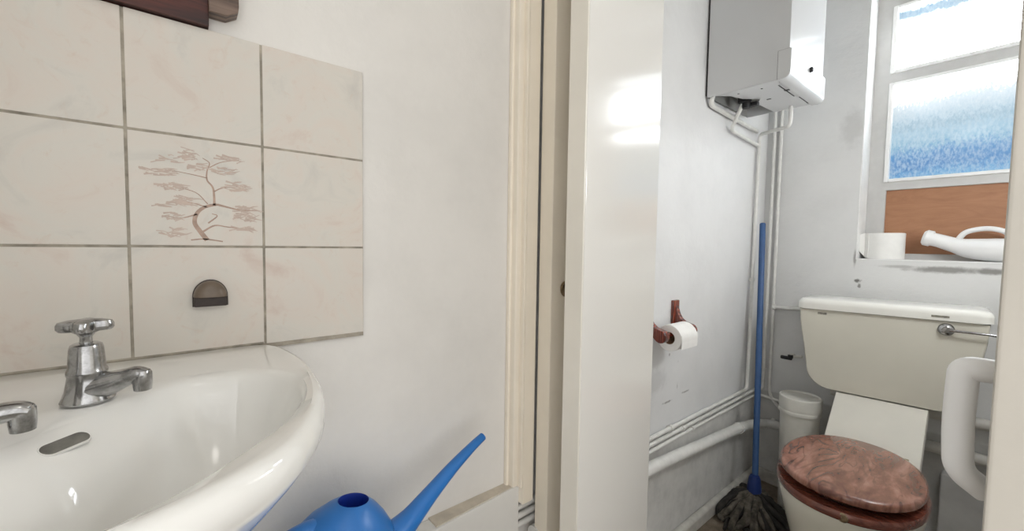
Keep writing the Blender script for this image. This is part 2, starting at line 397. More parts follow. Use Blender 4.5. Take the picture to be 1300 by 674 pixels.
# ledge top is bare, slightly browner
b = B(); prism(b, [(XW, .604), (-.707, .604), (-.694, .385), (XW, .385)], 'z', .508, .5105, 0)
M['ledge'] = plain('dusty_ledge_paint', srgb(208, 198, 182), .7, var=.1, vscale=25, bmp=.2)
struct('trim_4', b, 'ledge', 'dusty beige ledge on top of the low pipe boxing', 'ledge')
# skirtings in the toilet room
b = B(); box(b, XW, XW+.03, .72, YB, 0, .055, 0, .012, 3); struct('baseboard_left', b, 'grey_pipe', 'rounded off-white skirting strip along the left wall floor', 'skirting')
b = B(); box(b, XW+.03, XR, YB-.022, YB, 0, .055, 0, .006); struct('baseboard_back', b, 'grey_pipe', 'low skirting along the back wall behind the toilet', 'skirting')
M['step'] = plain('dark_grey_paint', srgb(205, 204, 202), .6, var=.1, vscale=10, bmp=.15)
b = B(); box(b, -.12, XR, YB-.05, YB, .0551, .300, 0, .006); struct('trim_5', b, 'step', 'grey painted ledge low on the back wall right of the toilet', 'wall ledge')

# ------------------------------------------------------------------ window
FY = YB+.12
win = bpy.data.objects.new('window_1', None); win.location = (WX0, FY, WZ0); COL.objects.link(win)
tag(win, 'white wooden window with two obscured panes above a brown board', 'window', kind='structure')
PX0, PX1 = -.331, .045
b = B()
box(b, WX0, PX0-.002, FY, FY+.05, WZ0, WZ1, 0, .003)
box(b, PX1+.002, WX1, FY, FY+.05, WZ0, WZ1, 0, .003)
box(b, PX0-.006, PX1+.006, FY, FY+.05, 2.016, WZ1, 0, .003)
box(b, PX0-.006, PX1+.006, FY, FY+.05, 1.722, 1.766, 0, .003)
box(b, PX0-.006, PX1+.006, FY, FY+.05, 1.306, 1.342, 0, .003)
box(b, PX0-.006, PX1+.006, FY, FY+.05, WZ0, 1.056, 0, .003)
obj('frame', b, 'sash_shaded', win)
for (z0, z1) in ((1.342, 1.722), (1.766, 2.016)):
    b = B()
    def bead(x0, x1, za, zb): box(b, x0, x1, FY-.009, FY+.02, za, zb, 0, .003)
    bead(PX0-.011, PX0+.003, z0-.004, z1+.004); bead(PX1-.003, PX1+.011, z0-.004, z1+.004)
    bead(PX0+.003, PX1-.003, z0-.004, z0+.009); bead(PX0+.003, PX1-.003, z1-.009, z1+.004)
    obj('glazing_bead', b, 'window_paint', win)
    b = B(); box(b, PX0, PX1, FY+.018, FY+.024, z0, z1)
    obj('pane', b, 'pane_low' if z0 < 1.5 else 'pane_top', win, smooth=0)
b = B(); box(b, PX0-.004, PX1+.004, FY+.012, FY+.02, 1.056, 1.306); obj('board', b, 'ply', win)['label'] = 'brown hardboard panel'
b = B(); box(b, WX0, WX1, YB+.001, FY, WZ0, WZ0+.004, 0, .001)
obj('sill', b, 'reveal', win)
b = B(); box(b, WX0, WX0+.004, YB+.001, FY, WZ0+.0042, WZ1, 0, .001); obj('reveal_lit_strip', b, 'reveal', win)  # added strip: window light on the left reveal put into its white
# things on the sill
SZ = WZ0+.0042
t = thing('toilet_roll', (-.318, 2.15, SZ), 'white toilet roll standing upright on the window sill', 'toilet roll')
b = B(); lathe(b, [(.020, 0), (.056, 0), (.0575, .002), (.0575, .098), (.056, .1), (.020, .1), (.020, 0)], (-.318, 2.15, SZ), 40, cap0=False, cap1=False)
obj('paper', b, 'paper', t)
b = B(); lathe(b, [(.0185, .001), (.020, .001), (.020, .0995), (.0185, .0995), (.0185, .001)], (-.318, 2.15, SZ), 24, cap0=False, cap1=False); obj('card_core', b, 'card', t)
b = B()
rs = []
for i in range(9):
    f = i/8; x = -.318-.052*1.1*(1-f)*0-.0565+.0-.016*f; yy = 2.128-.018*f
    rs.append([Vector((x-.002, yy, SZ+.008+.026*f)), Vector((x+.002, yy+.002, SZ+.008+.026*f)), Vector((x+.002, yy+.002, SZ+.1-.012*f*f)), Vector((x-.002, yy, SZ+.1-.012*f*f))])
rs.insert(0, [Vector((-.362, 2.108, SZ+.003)), Vector((-.360, 2.111, SZ+.003)), Vector((-.360, 2.111, SZ+.1)), Vector((-.362, 2.108, SZ+.1))])
rings(b, rs); obj('loose_sheet', b, 'paper', t)

t = thing('bottle', (-.06, 2.135, SZ), 'white plastic bottle with loop handle lying on the window sill', 'bottle')
b = B()
pth = catmull([(-.205, 2.13, SZ+.082), (-.170, 2.133, SZ+.071), (-.130, 2.138, SZ+.055), (-.095, 2.14, SZ+.045), (-.04, 2.14, SZ+.040), (.03, 2.14, SZ+.040), (.10, 2.14, SZ+.040), (.118, 2.14, SZ+.040)], 6)
tube(b, pth, [.024, .0235, .026, .034, .040, .040, .038, .022], 24, sy=1.25, up=(0, 0, 1))
obj('bottle_body', b, 'white_plastic', t)
b = B(); tube(b, [(-.212, 2.13, SZ+.0845), (-.206, 2.13, SZ+.083), (-.190, 2.131, SZ+.078), (-.186, 2.131, SZ+.077)], [.022, .0285, .0285, .024], 24); obj('neck_rim', b, 'white_plastic', t)
b = B(); tube(b, catmull([(-.125, 2.138, SZ+.075), (-.105, 2.138, SZ+.102), (-.06, 2.14, SZ+.113), (-.02, 2.14, SZ+.102), (.0, 2.14, SZ+.074)], 7), .0085, 12); obj('loop_handle', b, 'white_plastic', t)

# ------------------------------------------------------------------ tiled splashback
TX = XW+.0075
ys = [YF+.001, -.1976, -.0476, .1024, .2524]; zs = [.91, 1.06, 1.21, 1.36]
b = B()
box(b, XW, TX-.0006, YF, .2524, .905, 1.359, 1)
for i in range(4):
    for j in range(3):
        g0 = .0014
        box(b, XW+.001, TX, ys[i]+g0, ys[i+1]-(g0 if i < 3 else 0), zs[j]+g0, zs[j+1]-(g0 if j < 2 else 0), 0, .0012, 2)
spl = obj('tile_splashback', b, ['tile', 'grout'], origin=(XW, -.03, .905))
tag(spl, 'beige marbled tile splashback on the wall above the corner basin', 'tiles')
# brown tree printed on the middle tile: (y, z) strokes, a fraction of a millimetre of glaze
def stroke(bm, pts, w, x):
    pts = [Vector((x, p[0], p[1])) for p in pts]; l = []
    n = len(pts)
    for i, p in enumerate(pts):
        d = (pts[min(i+1, n-1)]-pts[max(i-1, 0)]).normalized(); q = Vector((0, -d.z, d.y))
        ww = (w if not isinstance(w, tuple) else w[0]+(w[1]-w[0])*i/(n-1))*.5
        l.append((p+q*ww, p-q*ww))
    vs = [(bm.verts.new(a), bm.verts.new(c)) for a, c in l]
    for (a, c), (d, e) in zip(vs, vs[1:]):
        f = bm.faces.new((a, c, e, d)); f.material_index = 0
def T(px, py):      # tile-local drawing grid to (y, z) on the middle tile
    return (-.0476+.15*(px/100), 1.06+.15*(py/100))
b = B(); X0 = TX+.00012
def S(pts, w): stroke(b, [(p.y, p.z) for p in catmull([(0, *T(*q)) for q in pts], 5)], w, X0)
S([(54, 6), (49, 14), (45, 22), (47, 31), (53, 37), (62, 40)], (.0062, .0035))
S([(42, 6), (52, 7), (66, 5)], .0018)
S([(60, 39), (60, 48), (59, 56), (55, 62), (55, 70), (57, 78), (52, 82)], (.003, .001))
S([(62, 40), (70, 38), (80, 36), (96, 36)], (.0032, .001))
S([(51, 14), (60, 20), (70, 19), (88, 17)], (.0025, .001))
S([(60, 52), (67, 56), (80, 58)], (.0018, .0008)); S([(55, 22), (62, 29), (58, 31)], (.002, .001))
S([(54, 37), (44, 40), (34, 42)], (.0016, .0008)); S([(47, 30), (36, 26), (26, 27)], (.0018, .0008))
S([(55, 64), (44, 66), (30, 68)], (.0014, .0007)); S([(57, 74), (66, 80), (80, 84)], (.0014, .0007))
S([(55, 40), (46, 50), (30, 54)], (.0014, .0007))
obj('printed_tree', b, 'tile_print', spl, smooth=0)['label'] = 'brown printed tree on the middle tile'
b = B(); X1 = TX+.00025
rnd = random.Random(3)
def foliage(px, py, rx, ry, n, w=.0021):
    for _ in range(n):
        a = rnd.uniform(0, 2*PI); r = math.sqrt(rnd.random())
        x, y = px+rx*r*math.cos(a), py+ry*r*math.sin(a); dx, dy = rnd.uniform(2, 6), rnd.uniform(-1.6, 1.6)
        stroke(b, [T(x-dx, y-dy), T(x, y+rnd.uniform(-.6, 1.0)), T(x+dx*.8, y+dy)], (w*rnd.uniform(.6, 1.3), w*.3), X1)
        globals()['X1'] = X1+.0000006
for a in ((43, 84, 5, 5, 16), (74, 84, 11, 3, 16), (22, 66, 12, 3.5, 22), (31, 54, 10, 3, 20), (40, 42, 10, 4.5, 34), (78, 58, 11, 4.5, 26), (86, 37, 11, 2.6, 18),
          (86, 29, 9, 4, 26), (84, 17, 9, 2.6, 18), (31, 27, 8, 3, 16), (31, 12, 9, 4.5, 18), (68, 72, 10, 4, 16), (50, 74, 8, 4, 12), (26, 36, 8, 4, 8), (28, 76, 8, 6, 8)):
    foliage(*a)
obj('printed_foliage', b, 'tile_print_light', spl, smooth=0)

# ------------------------------------------------------------------ wall shelf (only its lower edge shows)
t = thing('wall_shelf', (XW, -.12, 1.361), 'dark wooden wall shelf just above the tiles, seen from below', 'shelf')
b = B(); box(b, XW, XW+.016, -.30, .0405, 1.3612, 1.56, 0, .0012); obj('back_board', b, 'dark_wood', t)
b = B(); prism(b, [(.0402, 1.378), (.060, 1.378), (.0735, 1.387), (.0745, 1.395), (.0745, 1.56), (.0402, 1.56)], 'x', XW+.0005, XW+.026, 0, .0015)
obj('bracket', b, 'brown_wood', t)['label'] = 'paler brown bracket end'
b = B(); box(b, XW+.0162, XW+.115, -.30, .0745, 1.5602, 1.578, 0, .003); obj('shelf_board', b, 'dark_wood', t)
b = B(); lathe(b, [(.0001, .0028), (.002, .0025), (.0034, .0012), (.0036, 0)], (0, 0, 0), 16, mat=Matrix.Translation((XW+.016, -.016, 1.379)) @ Matrix.Rotation(PI/2, 4, 'Y'), cap0=False)
obj('screw', b, 'white_paint', t)

# ------------------------------------------------------------------ soap hook on the tiles
t = thing('wall_hook', (TX, .036, .988), 'small half-round bronze hook stuck on the lower tile above basin', 'hook')
hy, hz, hr = .0355, .990, .0195
arc = [(hy-hr*math.cos(PI*k/18), hz+hr*1.15*math.sin(PI*k/18)) for k in range(19)]
b = B(); prism(b, [(hy-hr*1.05, hz-.014)]+[(hy+(p[0]-hy)*1.05, hz+(p[1]-hz)*1.05) for p in arc]+[(hy+hr*1.05, hz-.014)], 'x', TX, TX+.004, 0, .001); obj('back_plate', b, 'hook_dark', t)
b = B()
rs = []
for (f, xx) in ((1, .004), (.97, .012), (.86, .017), (.6, .020), (.2, .021)):
    rs.append([Vector((TX+xx, hy+(p[0]-hy)*f, hz+(p[1]-hz)*f)) for p in arc])
rings(b, rs, True); obj('cap', b, 'hook', t)
b = B(); box(b, TX+.004, TX+.013, hy-hr*.96, hy+hr*.96, hz-.0135, hz-.0004, 0, .0015); obj('magnet_block', b, 'hook_dark', t)['label'] = 'dark lower strip'

# ------------------------------------------------------------------ corner basin
ZR = .912
def sym(half):
    return half + [(q[1], q[0]) for q in half[::-1]]
outer = [(0, 0), (0, .20)] + [(.0, .425), (.012, .437), (.055, .447), (.1055, .454), (.15, .4555), (.1935, .453), (.235, .449), (.27, .443), (.302, .434), (.33, .424), (.355, .412), (.380, .396)]
outer = outer[1:]; outer = [(0, 0)] + outer + [(q[1], q[0]) for q in outer[::-1]]
inner = [(.222, .222), (.178, .266), (.150, .296), (.1365, .325), (.1335, .352), (.139, .385), (.156, .412), (.180, .427), (.2065, .432), (.240, .429), (.275, .419), (.308, .402), (.335, .380)]
inner = inner + [(q[1], q[0]) for q in inner[:0:-1]]
BC = (.285, .285); NB = 128
def radial(poly, ang):
    d = (math.cos(ang), math.sin(ang)); best = None; n = len(poly)
    for i in range(n):
        ax, ay = poly[i][0]-BC[0], poly[i][1]-BC[1]; bx, by = poly[(i+1) % n][0]-BC[0], poly[(i+1) % n][1]-BC[1]
        ex, ey = bx-ax, by-ay; den = d[0]*ey-d[1]*ex
        if abs(den) < 1e-12: continue
        tt = (ax*ey-ay*ex)/den; ss = (ax*d[1]-ay*d[0])/den
        if tt > 0 and -1e-6 <= ss <= 1+1e-6: best = tt if best is None else max(best, tt)
    return best
ANG = [2*PI*k/NB+PI/4 for k in range(NB)]
def smooth(r, n):
    for _ in range(n): r = [.25*r[i-1]+.5*r[i]+.25*r[(i+1) % NB] for i in range(NB)]
    return r
ox, oy = XW+.001, YF+.001
RO = smooth([radial(outer, a) for a in ANG], 1); RI = smooth([radial(inner, a) for a in ANG], 2)
def ring_at(rad, z):
    return [Vector((ox+BC[0]+rad[k]*math.cos(ANG[k]), oy+BC[1]+rad[k]*math.sin(ANG[k]), z(k) if callable(z) else z)) for k in range(NB)]
def lerp(a, c, f): return [x+(y-x)*f for x, y in zip(a, c)]
def under(s, z):   # the shell shrinking towards the corner as it goes down
    out = []
    for p in ring_at(RO, z):
        u, v = p.x-ox, p.y-oy; out.append(Vector((ox+u*s, oy+v*s, z)))
    return out
b = B()
rs = [under(.28, .560), under(.38, .60), under(.54, .66), under(.70, .73), under(.83, .79), under(.93, .84), under(.98, .872),
      under(1.0, .888), ring_at(RO, .900), ring_at([r-.0025 for r in RO], .9075), ring_at([r-.007 for r in RO], .9115), ring_at([r-.012 for r in RO], .9125),
      ring_at(lerp(RO, RI, .5), .9105), ring_at(lerp(RO, RI, .82), .9085), ring_at([r+.004 for r in RI], .907), ring_at(RI, .904)]
WB = [((1+math.cos(a-1.25*PI))/2)**2 for a in ANG]      # how much a direction belongs to the gently sloping back of the bowl
for f, z, zb in ((.985, .899, .9037), (.965, .891, .9033), (.94, .880, .9025), (.90, .862, .901), (.84, .836, .8985), (.76, .812, .8945), (.64, .793, .885), (.48, .780, .862), (.30, .772, .822), (.12, .768, .780), (.055, .766, .766)):
    rs.append(ring_at([r*f for r in RI], lambda k, z=z, zb=zb: z+(zb-z)*WB[k]))
rings(b, rs, True, True, True)
basin = thing('corner_basin', (XW+.15, YF+.15, .56), 'white ceramic corner basin below the beige tiles', 'basin')
obj('bowl', b, 'ceramic', basin, smooth=60)
cx, cy = ox+BC[0], oy+BC[1]
b = B(); lathe(b, [(.0245, .0005), (.0245, .003), (.021, .004), (.017, .001), (.0005, .0005)], (cx, cy, .7665), 24); obj('waste_ring', b, 'chrome', basin)
# overflow slot in the back of the bowl, facing the front
ra = RI[NB//2]
nrm = Vector((1, 1, 0)).normalized(); tng = Vector((1, -1, 0)).normalized()
r_at = .78*ra; zov = .8952
ctr = Vector((cx, cy, 0))-nrm*r_at-tng*.0160; ctr.z = zov
upv = (Vector((0, 0, .55))-nrm).normalized()
outn = tng.cross(upv).normalized()
if outn.dot(nrm) < 0: outn = -outn
def stad(hw, r, off, n=10):
    pts = []
    for k in range(n+1): a = -PI/2+PI*k/n; pts.append(ctr+tng*(hw+r*math.cos(a))+upv*(r*math.sin(a))+outn*off)
    for k in range(n+1): a = PI/2+PI*k/n; pts.append(ctr+tng*(-hw+r*math.cos(a))+upv*(r*math.sin(a))+outn*off)
    return pts
b = B(); rings(b, [stad(.0112, .0074, -.0012), stad(.0112, .0069, .0007), stad(.0112, .0062, .0007), stad(.0112, .0056, .0002)], True, False, False); obj('overflow_rim', b, 'ceramic', basin)
b = B(); rings(b, [stad(.0112, .0061, -.002), stad(.0112, .0061, .0005)], True, True, True); obj('overflow_slot', b, 'drain', basin)['label'] = 'dark overflow slot'
# sealant line where basin meets the tiles
b = B(); tube(b, [(TX-.002, YF+.01, ZR+.001), (TX-.002, .10, ZR+.001)], .0028, 8); obj('sealant', b, 'grout', basin)

# ------------------------------------------------------------------ taps
def make_tap(loc, ang, label, spout_len=.051):
    x, y, z = loc; K = .90
    t = thing('basin_tap', loc, label, 'tap', 'taps on the corner basin')
    d = Vector((math.cos(ang), math.sin(ang), 0))
    b = B(); lathe(b, [(.0005, 0), (.0215, 0), (.0222, .002), (.0205, .006), (.0185, .012), (.0168, .022), (.0158, .028), (.0168, .031), (.0165, .034), (.0152, .037), (.0148, .045), (.0138, .058), (.0128, .062), (.0105, .0635), (.0005, .064)], loc, 32, cap0=False, cap1=False)
    obj('tap_body', b, 'chrome', t)
    b = B()
    p0 = Vector(loc)+Vector((0, 0, .012))
    pth = catmull([p0, p0+d*.018+Vector((0, 0, .005)), p0+d*.036+Vector((0, 0, .0115)), p0+d*(spout_len-.006)+Vector((0, 0, .0145)), p0+d*(spout_len+.003)+Vector((0, 0, .012))], 6)
    tube(b, pth, [.016, .0135, .0098, .0084, .0072], 20, sy=1.12)
    obj('spout', b, 'chrome', t)
    b = B(); tip = p0+d*(spout_len-.001); lathe(b, [(.0072, .018), (.0086, .015), (.0088, .004), (.0080, -.004), (.0062, -.004), (.0060, .006)], (tip.x, tip.y, tip.z), 20, cap1=True); obj('nozzle', b, 'chrome', t)
    b = B(); lathe(b, [(.0005, .062), (.0055, .062), (.005, .070), (.0075, .0745), (.0105, .076), (.0105, .0795), (.0005, .08)], loc, 20, cap0=False, cap1=False); obj('stem', b, 'chrome', t)
    b = B(); rr = []
    for (f, zz) in ((.62, .0768), (.90, .0772), (1.0, .0800), (1.0, .0842), (.93, .0875), (.60, .0895), (.25, .0902), (.02, .0903)):
        ring = []
        for k in range(64):
            a = 2*PI*k/64; r = .0175+.0055*math.cos(4*(a-ang-.35)); r = max(r, .0122)
            ring.append(Vector((x+f*r*math.cos(a), y+f*r*math.sin(a), z+zz)))
        rr.append(ring)
    rings(b, rr); obj('cross_handle', b, 'chrome', t)
    for ch in t.children:
        for v in ch.data.vertices: v.co *= K
    return t
make_tap((-.572, -.071, .9095), math.radians(66), 'tarnished chrome tap with cross handle, wholly in view on the basin')
make_tap((-.490, -.156, .9095), math.radians(90), 'tarnished chrome tap at the left edge, only its spout showing', .066)

# ------------------------------------------------------------------ blue watering can on the boxing ledge
CX = -.612
DZ = .014
can = thing('watering_can', (CX, .18, .5105), 'blue plastic watering can with long spout below the basin', 'watering can')
b = B()
def can_ring(yc, zc, ry, rx, tilt, z=None, n=36):
    out = []
    for k in range(n):
        a = 2*PI*k/n; px = rx*math.cos(a); py = ry*math.sin(a)
        out.append(Vector((CX+px, yc+py*math.cos(tilt), zc+py*math.sin(tilt))))
    return out
prof = [(.165, .5115, .064, .050, 0), (.166, .516, .072, .056, 0), (.168, .54, .084, .064, .02), (.171, .57, .090, .067, .0), (.176, .600, .086, .064, -.08), (.183, .625, .074, .056, -.16), (.190, .645, .056, .044, -.20), (.1955, .658, .038, .032, -.20), (.198, .664, .0265, .0245, -.18), (.1985, .6665, .0225, .0205, -.16)]
prof = [(p[0], p[1] if k < 2 else p[1]+DZ, *p[2:]) for k, p in enumerate(prof)]
rings(b, [can_ring(*p) for p in prof], True, True, False)
obj('can_body', b, 'blue_can', can, smooth=60)
b = B(); rings(b, [can_ring(.1985, .6665+DZ, .0225, .0205, -.16), can_ring(.1985, .6620+DZ, .0205, .0190, -.16), can_ring(.196, .645+DZ, .022, .020, -.16)], True, False, True); obj('filling_hole', b, 'blue_can_in', can)['label'] = 'dark blue filling hole'
b = B()
pth = catmull([(CX+.002, .222, .586), (CX-.004, .262, .590), (CX-.012, .297, .603), (CX-.022, .339, .624), (CX-.034, .390, .648), (CX-.046, .441, .667), (CX-.054, .475, .677)], 7)
tube(b, pth, [.034, .026, .0185, .0145, .0115, .0092, .0080], 20)
obj('spout', b, 'blue_can', can, smooth=60)
b = B(); tube(b, [pth[-1]-(pth[-1]-pth[-2]).normalized()*.004, pth[-1]+(pth[-1]-pth[-2]).normalized()*.0006], .0068, 18); obj('spout_opening', b, 'blue_can_in', can)
b = B(); tube(b, catmull([(CX+.002, .165, .655), (CX+.004, .125, .662), (CX+.006, .085, .650), (CX+.006, .060, .615), (CX+.004, .062, .575), (CX+.002, .085, .545)], 7), [.016, .0125, .0115, .0115, .0125, .016], 16, sy=1.2)
obj('handle', b, 'blue_can', can, smooth=60)

# ------------------------------------------------------------------ folding door folded against the left side of the doorway
door = bpy.data.objects.new('door_1', None); door.location = (-.62, .64, 0); COL.objects.link(door)
tag(door, 'white gloss folding door with its two leaves folded open', 'folding door', kind='structure')
def leaf(p0, p1, th, z0, z1, name, mats, bev=.0035):
    """slab from p0 to p1 (its +x face), thickness th to the left"""
    p0 = Vector((*p0, 0)); p1 = Vector((*p1, 0)); d = (p1-p0).normalized(); n = Vector((-d.y, d.x, 0))
    b = B(); bx = bmesh.new(); bmesh.ops.create_cube(bx, size=1); ln = (p1-p0).length
    for v in bx.verts: v.co = Vector(((v.co.x+.5)*ln, (v.co.y+.5)*th, z0+(v.co.z+.5)*(z1-z0)))
    bmesh.ops.bevel(bx, geom=bx.edges[:], offset=bev, segments=2, profile=.5, affect='EDGES')
    for f in bx.faces:
        f.material_index = 0
    Mx = Matrix(((d.x, n.x, 0, p0.x), (d.y, n.y, 0, p0.y), (0, 0, 1, 0), (0, 0, 0, 1)))
    merge(b, bx, 0, Mx)
    return obj(name, b, mats, door)
DP0, DP1 = (-.513, .596), (-.558, .918)
leaf(DP0, DP1, .040, .012, 2.30, 'leaf', 'door_gloss')
leaf((-.646, .643), (-.636, .985), .043, .012, 2.30, 'leaf', 'cream')['label'] = 'cream rear leaf in the fold'
# cream lipping on the near edge of the front leaf
dd = (Vector(DP1)-Vector(DP0)).normalized(); nn = Vector((-dd.y, dd.x))
b = B(); prism(b, [(DP0[0]+nn.x*a+dd.x*c, DP0[1]+nn.y*a+dd.y*c) for a, c in ((.0012, -.004), (.0395, -.004), (.0395, .0005), (.0012, .0005))], 'z', .014, 2.298, 0, .001)
obj('edge_lipping', b, 'cream2', door)
b = B(); lathe(b, [(.0005, .0), (.019, 0), (.019, .0035), (.0165, .0045), (.0145, .0028), (.0005, .0022)], (0, 0, 0), 28, mat=Matrix.Translation((-.6436, .6885, .970)) @ Matrix.Rotation(PI/2, 4, 'Y'), cap0=False, cap1=False)
obj('finger_pull', b, 'brass', door)['label'] = 'round dull brass finger pull'

# ------------------------------------------------------------------ grab handle on the right jamb
t = thing('grab_handle', (-.006, .665, .80), 'white plastic grab handle on the right door jamb', 'grab handle')
b = B()
hp = bend([(-.006, .662, .9435), (-.0275, .662, .9435), (-.0295, .668, .880), (-.027, .672, .825), (-.006, .684, .806)], .026, 8)
tube(b, hp, .0128, 20); obj('bar', b, 'white_plastic', t, smooth=60)

# ------------------------------------------------------------------ water heater
BX0, BX1, BY0, BY1, BZ0, BZ1 = XW+.008, -.467, 1.478, 1.825, 1.602, 2.20
heater = thing('water_heater', (-.6, 1.65, BZ0), 'white wall-mounted water heater in the corner beside the window', 'water heater')
b = B(); box(b, XW, XW+.008, BY0+.006, BY1-.006, BZ0+.01, BZ1-.006); obj('back_plate', b, 'dark_gap', heater)
b = B()
box(b, BX0, BX1, BY0, BY0+.004, BZ0, BZ1, 0, .0012); box(b, BX0, BX1, BY1-.004, BY1, BZ0, BZ1, 0, .0012)
box(b, BX1-.004, BX1, BY0+.001, BY1-.001, BZ0, BZ1, 0, .0012); box(b, BX0, BX1, BY0, BY1, BZ1-.004, BZ1, 0, .001)
obj('casing', b, 'enamel', heater)
b = B(); box(b, BX0+.001, BX1-.004, BY0+.004, BY1-.004, BZ0+.05, BZ0+.054); box(b, BX0+.001, BX0+.004, BY0+.004, BY1-.004, BZ0+.002, BZ0+.05)
obj('inner_tray', b, 'grey_metal', heater)
b = B()
prism(b, [(BX1-.004, BY0+.0045), (BX0+.030, BY0+.0045), (-.655, BY0+.045), (-.640, BY0+.10), (-.600, BY0+.15), (-.625, BY0+.19), (-.62, BY1-.0045), (BX1-.004, BY1-.0045)], 'z', BZ0-.001, BZ0+.004, 0, .001)
obj('bottom_plate', b, 'enamel', heater)
b = B()
for (x0, x1, y0, y1) in ((-.500, -.485, 1.500, 1.506), (-.512, -.509, 1.53, 1.68), (-.515, -.495, 1.592, 1.604), (-.503, -.478, 1.786, 1.792), (-.502, -.4995, 1.70, 1.80), (-.56, -.555, 1.52, 1.526), (-.63, -.625, 1.512, 1.517), (-.585, -.572, 1.645, 1.651)):
    b = B(); box(b, x0, x1, y0, y1, BZ0-.0022, BZ0+.001); obj('slot', b, 'black', heater)
# wrap-round front flap
b = B()
sec = [(BX1-.030, 1.598), (BX1-.012, 1.597), (BX1-.001, 1.600), (BX1+.005, 1.606), (BX1+.0075, 1.616), (BX1+.0075, 1.684), (BX1+.004, 1.687), (BX1-.030, 1.687)]
prism(b, sec, 'y', BY0-.0065, BY1+.004, 0, .003, 2)
obj('front_flap', b, 'enamel', heater)
b = B(); box(b, BX1-.0312, BX1+.0012, BY0-.0012, BY1+.001, 1.687, 1.6885); box(b, BX1-.0315, BX1-.0300, BY0-.0016, BY0+.001, 1.600, 1.6885); obj('seam', b, 'dark_gap', heater)
b = B(); lathe(b, [(.0005, .010), (.006, .009), (.0085, .006), (.009, 0)], (0, 0, 0), 20, mat=Matrix.Translation((BX1+.0075, 1.654, 1.667)) @ Matrix.Rotation(PI/2, 4, 'Y'), cap0=False); obj('knob', b, 'black', heater)
b = B()
lathe(b, [(.0005, -.012), (.012, -.012), (.014, -.004), (.014, .03), (.010, .04), (.010, .055)], (-.645, 1.625, 1.592), 18)
box(b, -.668, -.622, 1.605, 1.618, 1.598, 1.626, 0, .003); box(b, -.640, -.610, 1.63, 1.652, 1.585, 1.600, 0, .003)
obj('valve', b, 'black', heater)['label'] = 'black valve under the casing'

# ------------------------------------------------------------------ pipes
def pipe(name, pts, r, label, mat='white_paint', rb=.03, clips=(), seg=14, cat='pipe', group=None):
    pth = bend(pts, rb)
    o = thing(name, pth[0], label, cat, group)
    b = B(); tube(b, pth, r, seg); obj('tube', b, mat, o, smooth=60)
    for c in clips:     # (x,y,z, axis) moulded clip round the tube
        p = Vector(c[0]); ax = Vector(c[1]).normalized()
        b = B(); tube(b, [p-ax*.006, p+ax*.006], r+.004, 14)
        if len(c) > 2: tube(b, [p, Vector(c[2])], .005, 10)
        obj('pipe_clip', b, mat, o)
    return o
PXL = -.7135
pipe('water_pipe', [(PXL, .56, .4475), (PXL, 1.935, .4475), (PXL, 1.950, 1.557), (-.552, 1.79, 1.527), (-.552, 1.79, 1.62)], .0072,
     'thin white pipe, topmost of three on the left wall, rising left of the blue pole', clips=[((PXL, 1.945, .93), (0, 0, 1), (XW, 1.945, .93)), ((PXL, 1.30, .4475), (0, 1, 0), (XW, 1.30, .4475))], rb=.026)
pipe('water_pipe', [(PXL, .56, .4255), (PXL, 2.04, .4255), (-.694, 2.064, .4255), (-.694, 2.064, 2.34)], .0070,
     'thin white pipe, middle of three on the left wall, rising right of the blue pole', clips=[((PXL, 1.38, .4255), (0, 1, 0), (XW, 1.38, .4255)), ((-.694, 2.064, .52), (0, 0, 1), (-.694, YB, .52))], rb=.03)
pipe('water_pipe', [(PXL, .56, .404), (PXL, 1.52, .404), (PXL, 2.02, .4015), (-.70, 2.066, .395), (-.60, 2.066, .385)], .0070,
     'thin white pipe, lowest of the three on the left wall', clips=[((PXL, 1.45, .404), (0, 1, 0), (XW, 1.45, .404))], rb=.03)
pipe('water_pipe', [(-.669, 2.066, 2.34), (-.669, 2.066, .40), (-.60, 2.066, .335), (-.55, 2.066, .335)], .0068, 'thin white pipe beside the dark gap on the back wall, bending right at its foot', rb=.06)
pipe('water_pipe', [(XW+.03, 1.49, 1.635), (XW+.014, 1.495, 1.580), (XW+.014, 1.920, 1.564)], .0085, 'short white pipe running along the wall just under the heater', rb=.02)
pipe('water_pipe', [(-.655, 1.622, 1.598), (XW+.016, 1.664, 1.522), (XW+.014, 1.936, 1.508)], .0072, 'short white pipe slanting down from the black valve under the heater', rb=.02)
pipe('waste_pipe', [(-.687, .64, .383), (-.687, 1.17, .372), (-.687, 1.81, .318), (-.67, 1.93, .308), (-.64, 2.045, .285), (-.30, 2.045, .272)], .0195, 'thick white waste pipe sloping along the left wall', rb=.05,
     clips=[((-.687, 1.80, .3185), (0, 1, -.065)), ((-.640, 2.045, .286), (1, 0, 0))], seg=20)
pipe('overflow_pipe', [(-.664, 2.066, .806), (-.50, 2.066, .813)], .0085, 'short white pipe joining the cistern to the wall pipe', clips=[((-.664, 2.066, .806), (1, 0, 0))])
pipe('supply_pipe', [(-.44, 2.052, .497), (XR, 2.052, .497)], .019, 'grey pipe on the back wall right of the toilet, upper of two', 'grey_pipe', seg=18)
pipe('supply_pipe', [(-.44, 2.052, .378), (XR, 2.052, .378)], .019, 'grey pipe on the back wall right of the toilet, lower of two', 'grey_pipe', seg=18)
t = thing('stop_valve', (-.59, YB, .60), 'small black valve on the back wall left of the cistern', 'valve')
b = B(); tube(b, [(-.585, YB, .603), (-.585, YB-.035, .603)], .008, 12); tube(b, [(-.545, YB-.03, .61), (-.585, YB-.032, .603)], .006, 12); obj('valve_body', b, 'grey_pipe', t)
b = B(); box(b, -.622, -.578, YB-.046, YB-.034, .588, .603, 0, .004); lathe(b, [(.0005, 0), (.010, 0), (.010, .012), (.0005, .012)], (-.585, YB-.04, .598), 14, cap0=False, cap1=False); obj('lever', b, 'black', t)

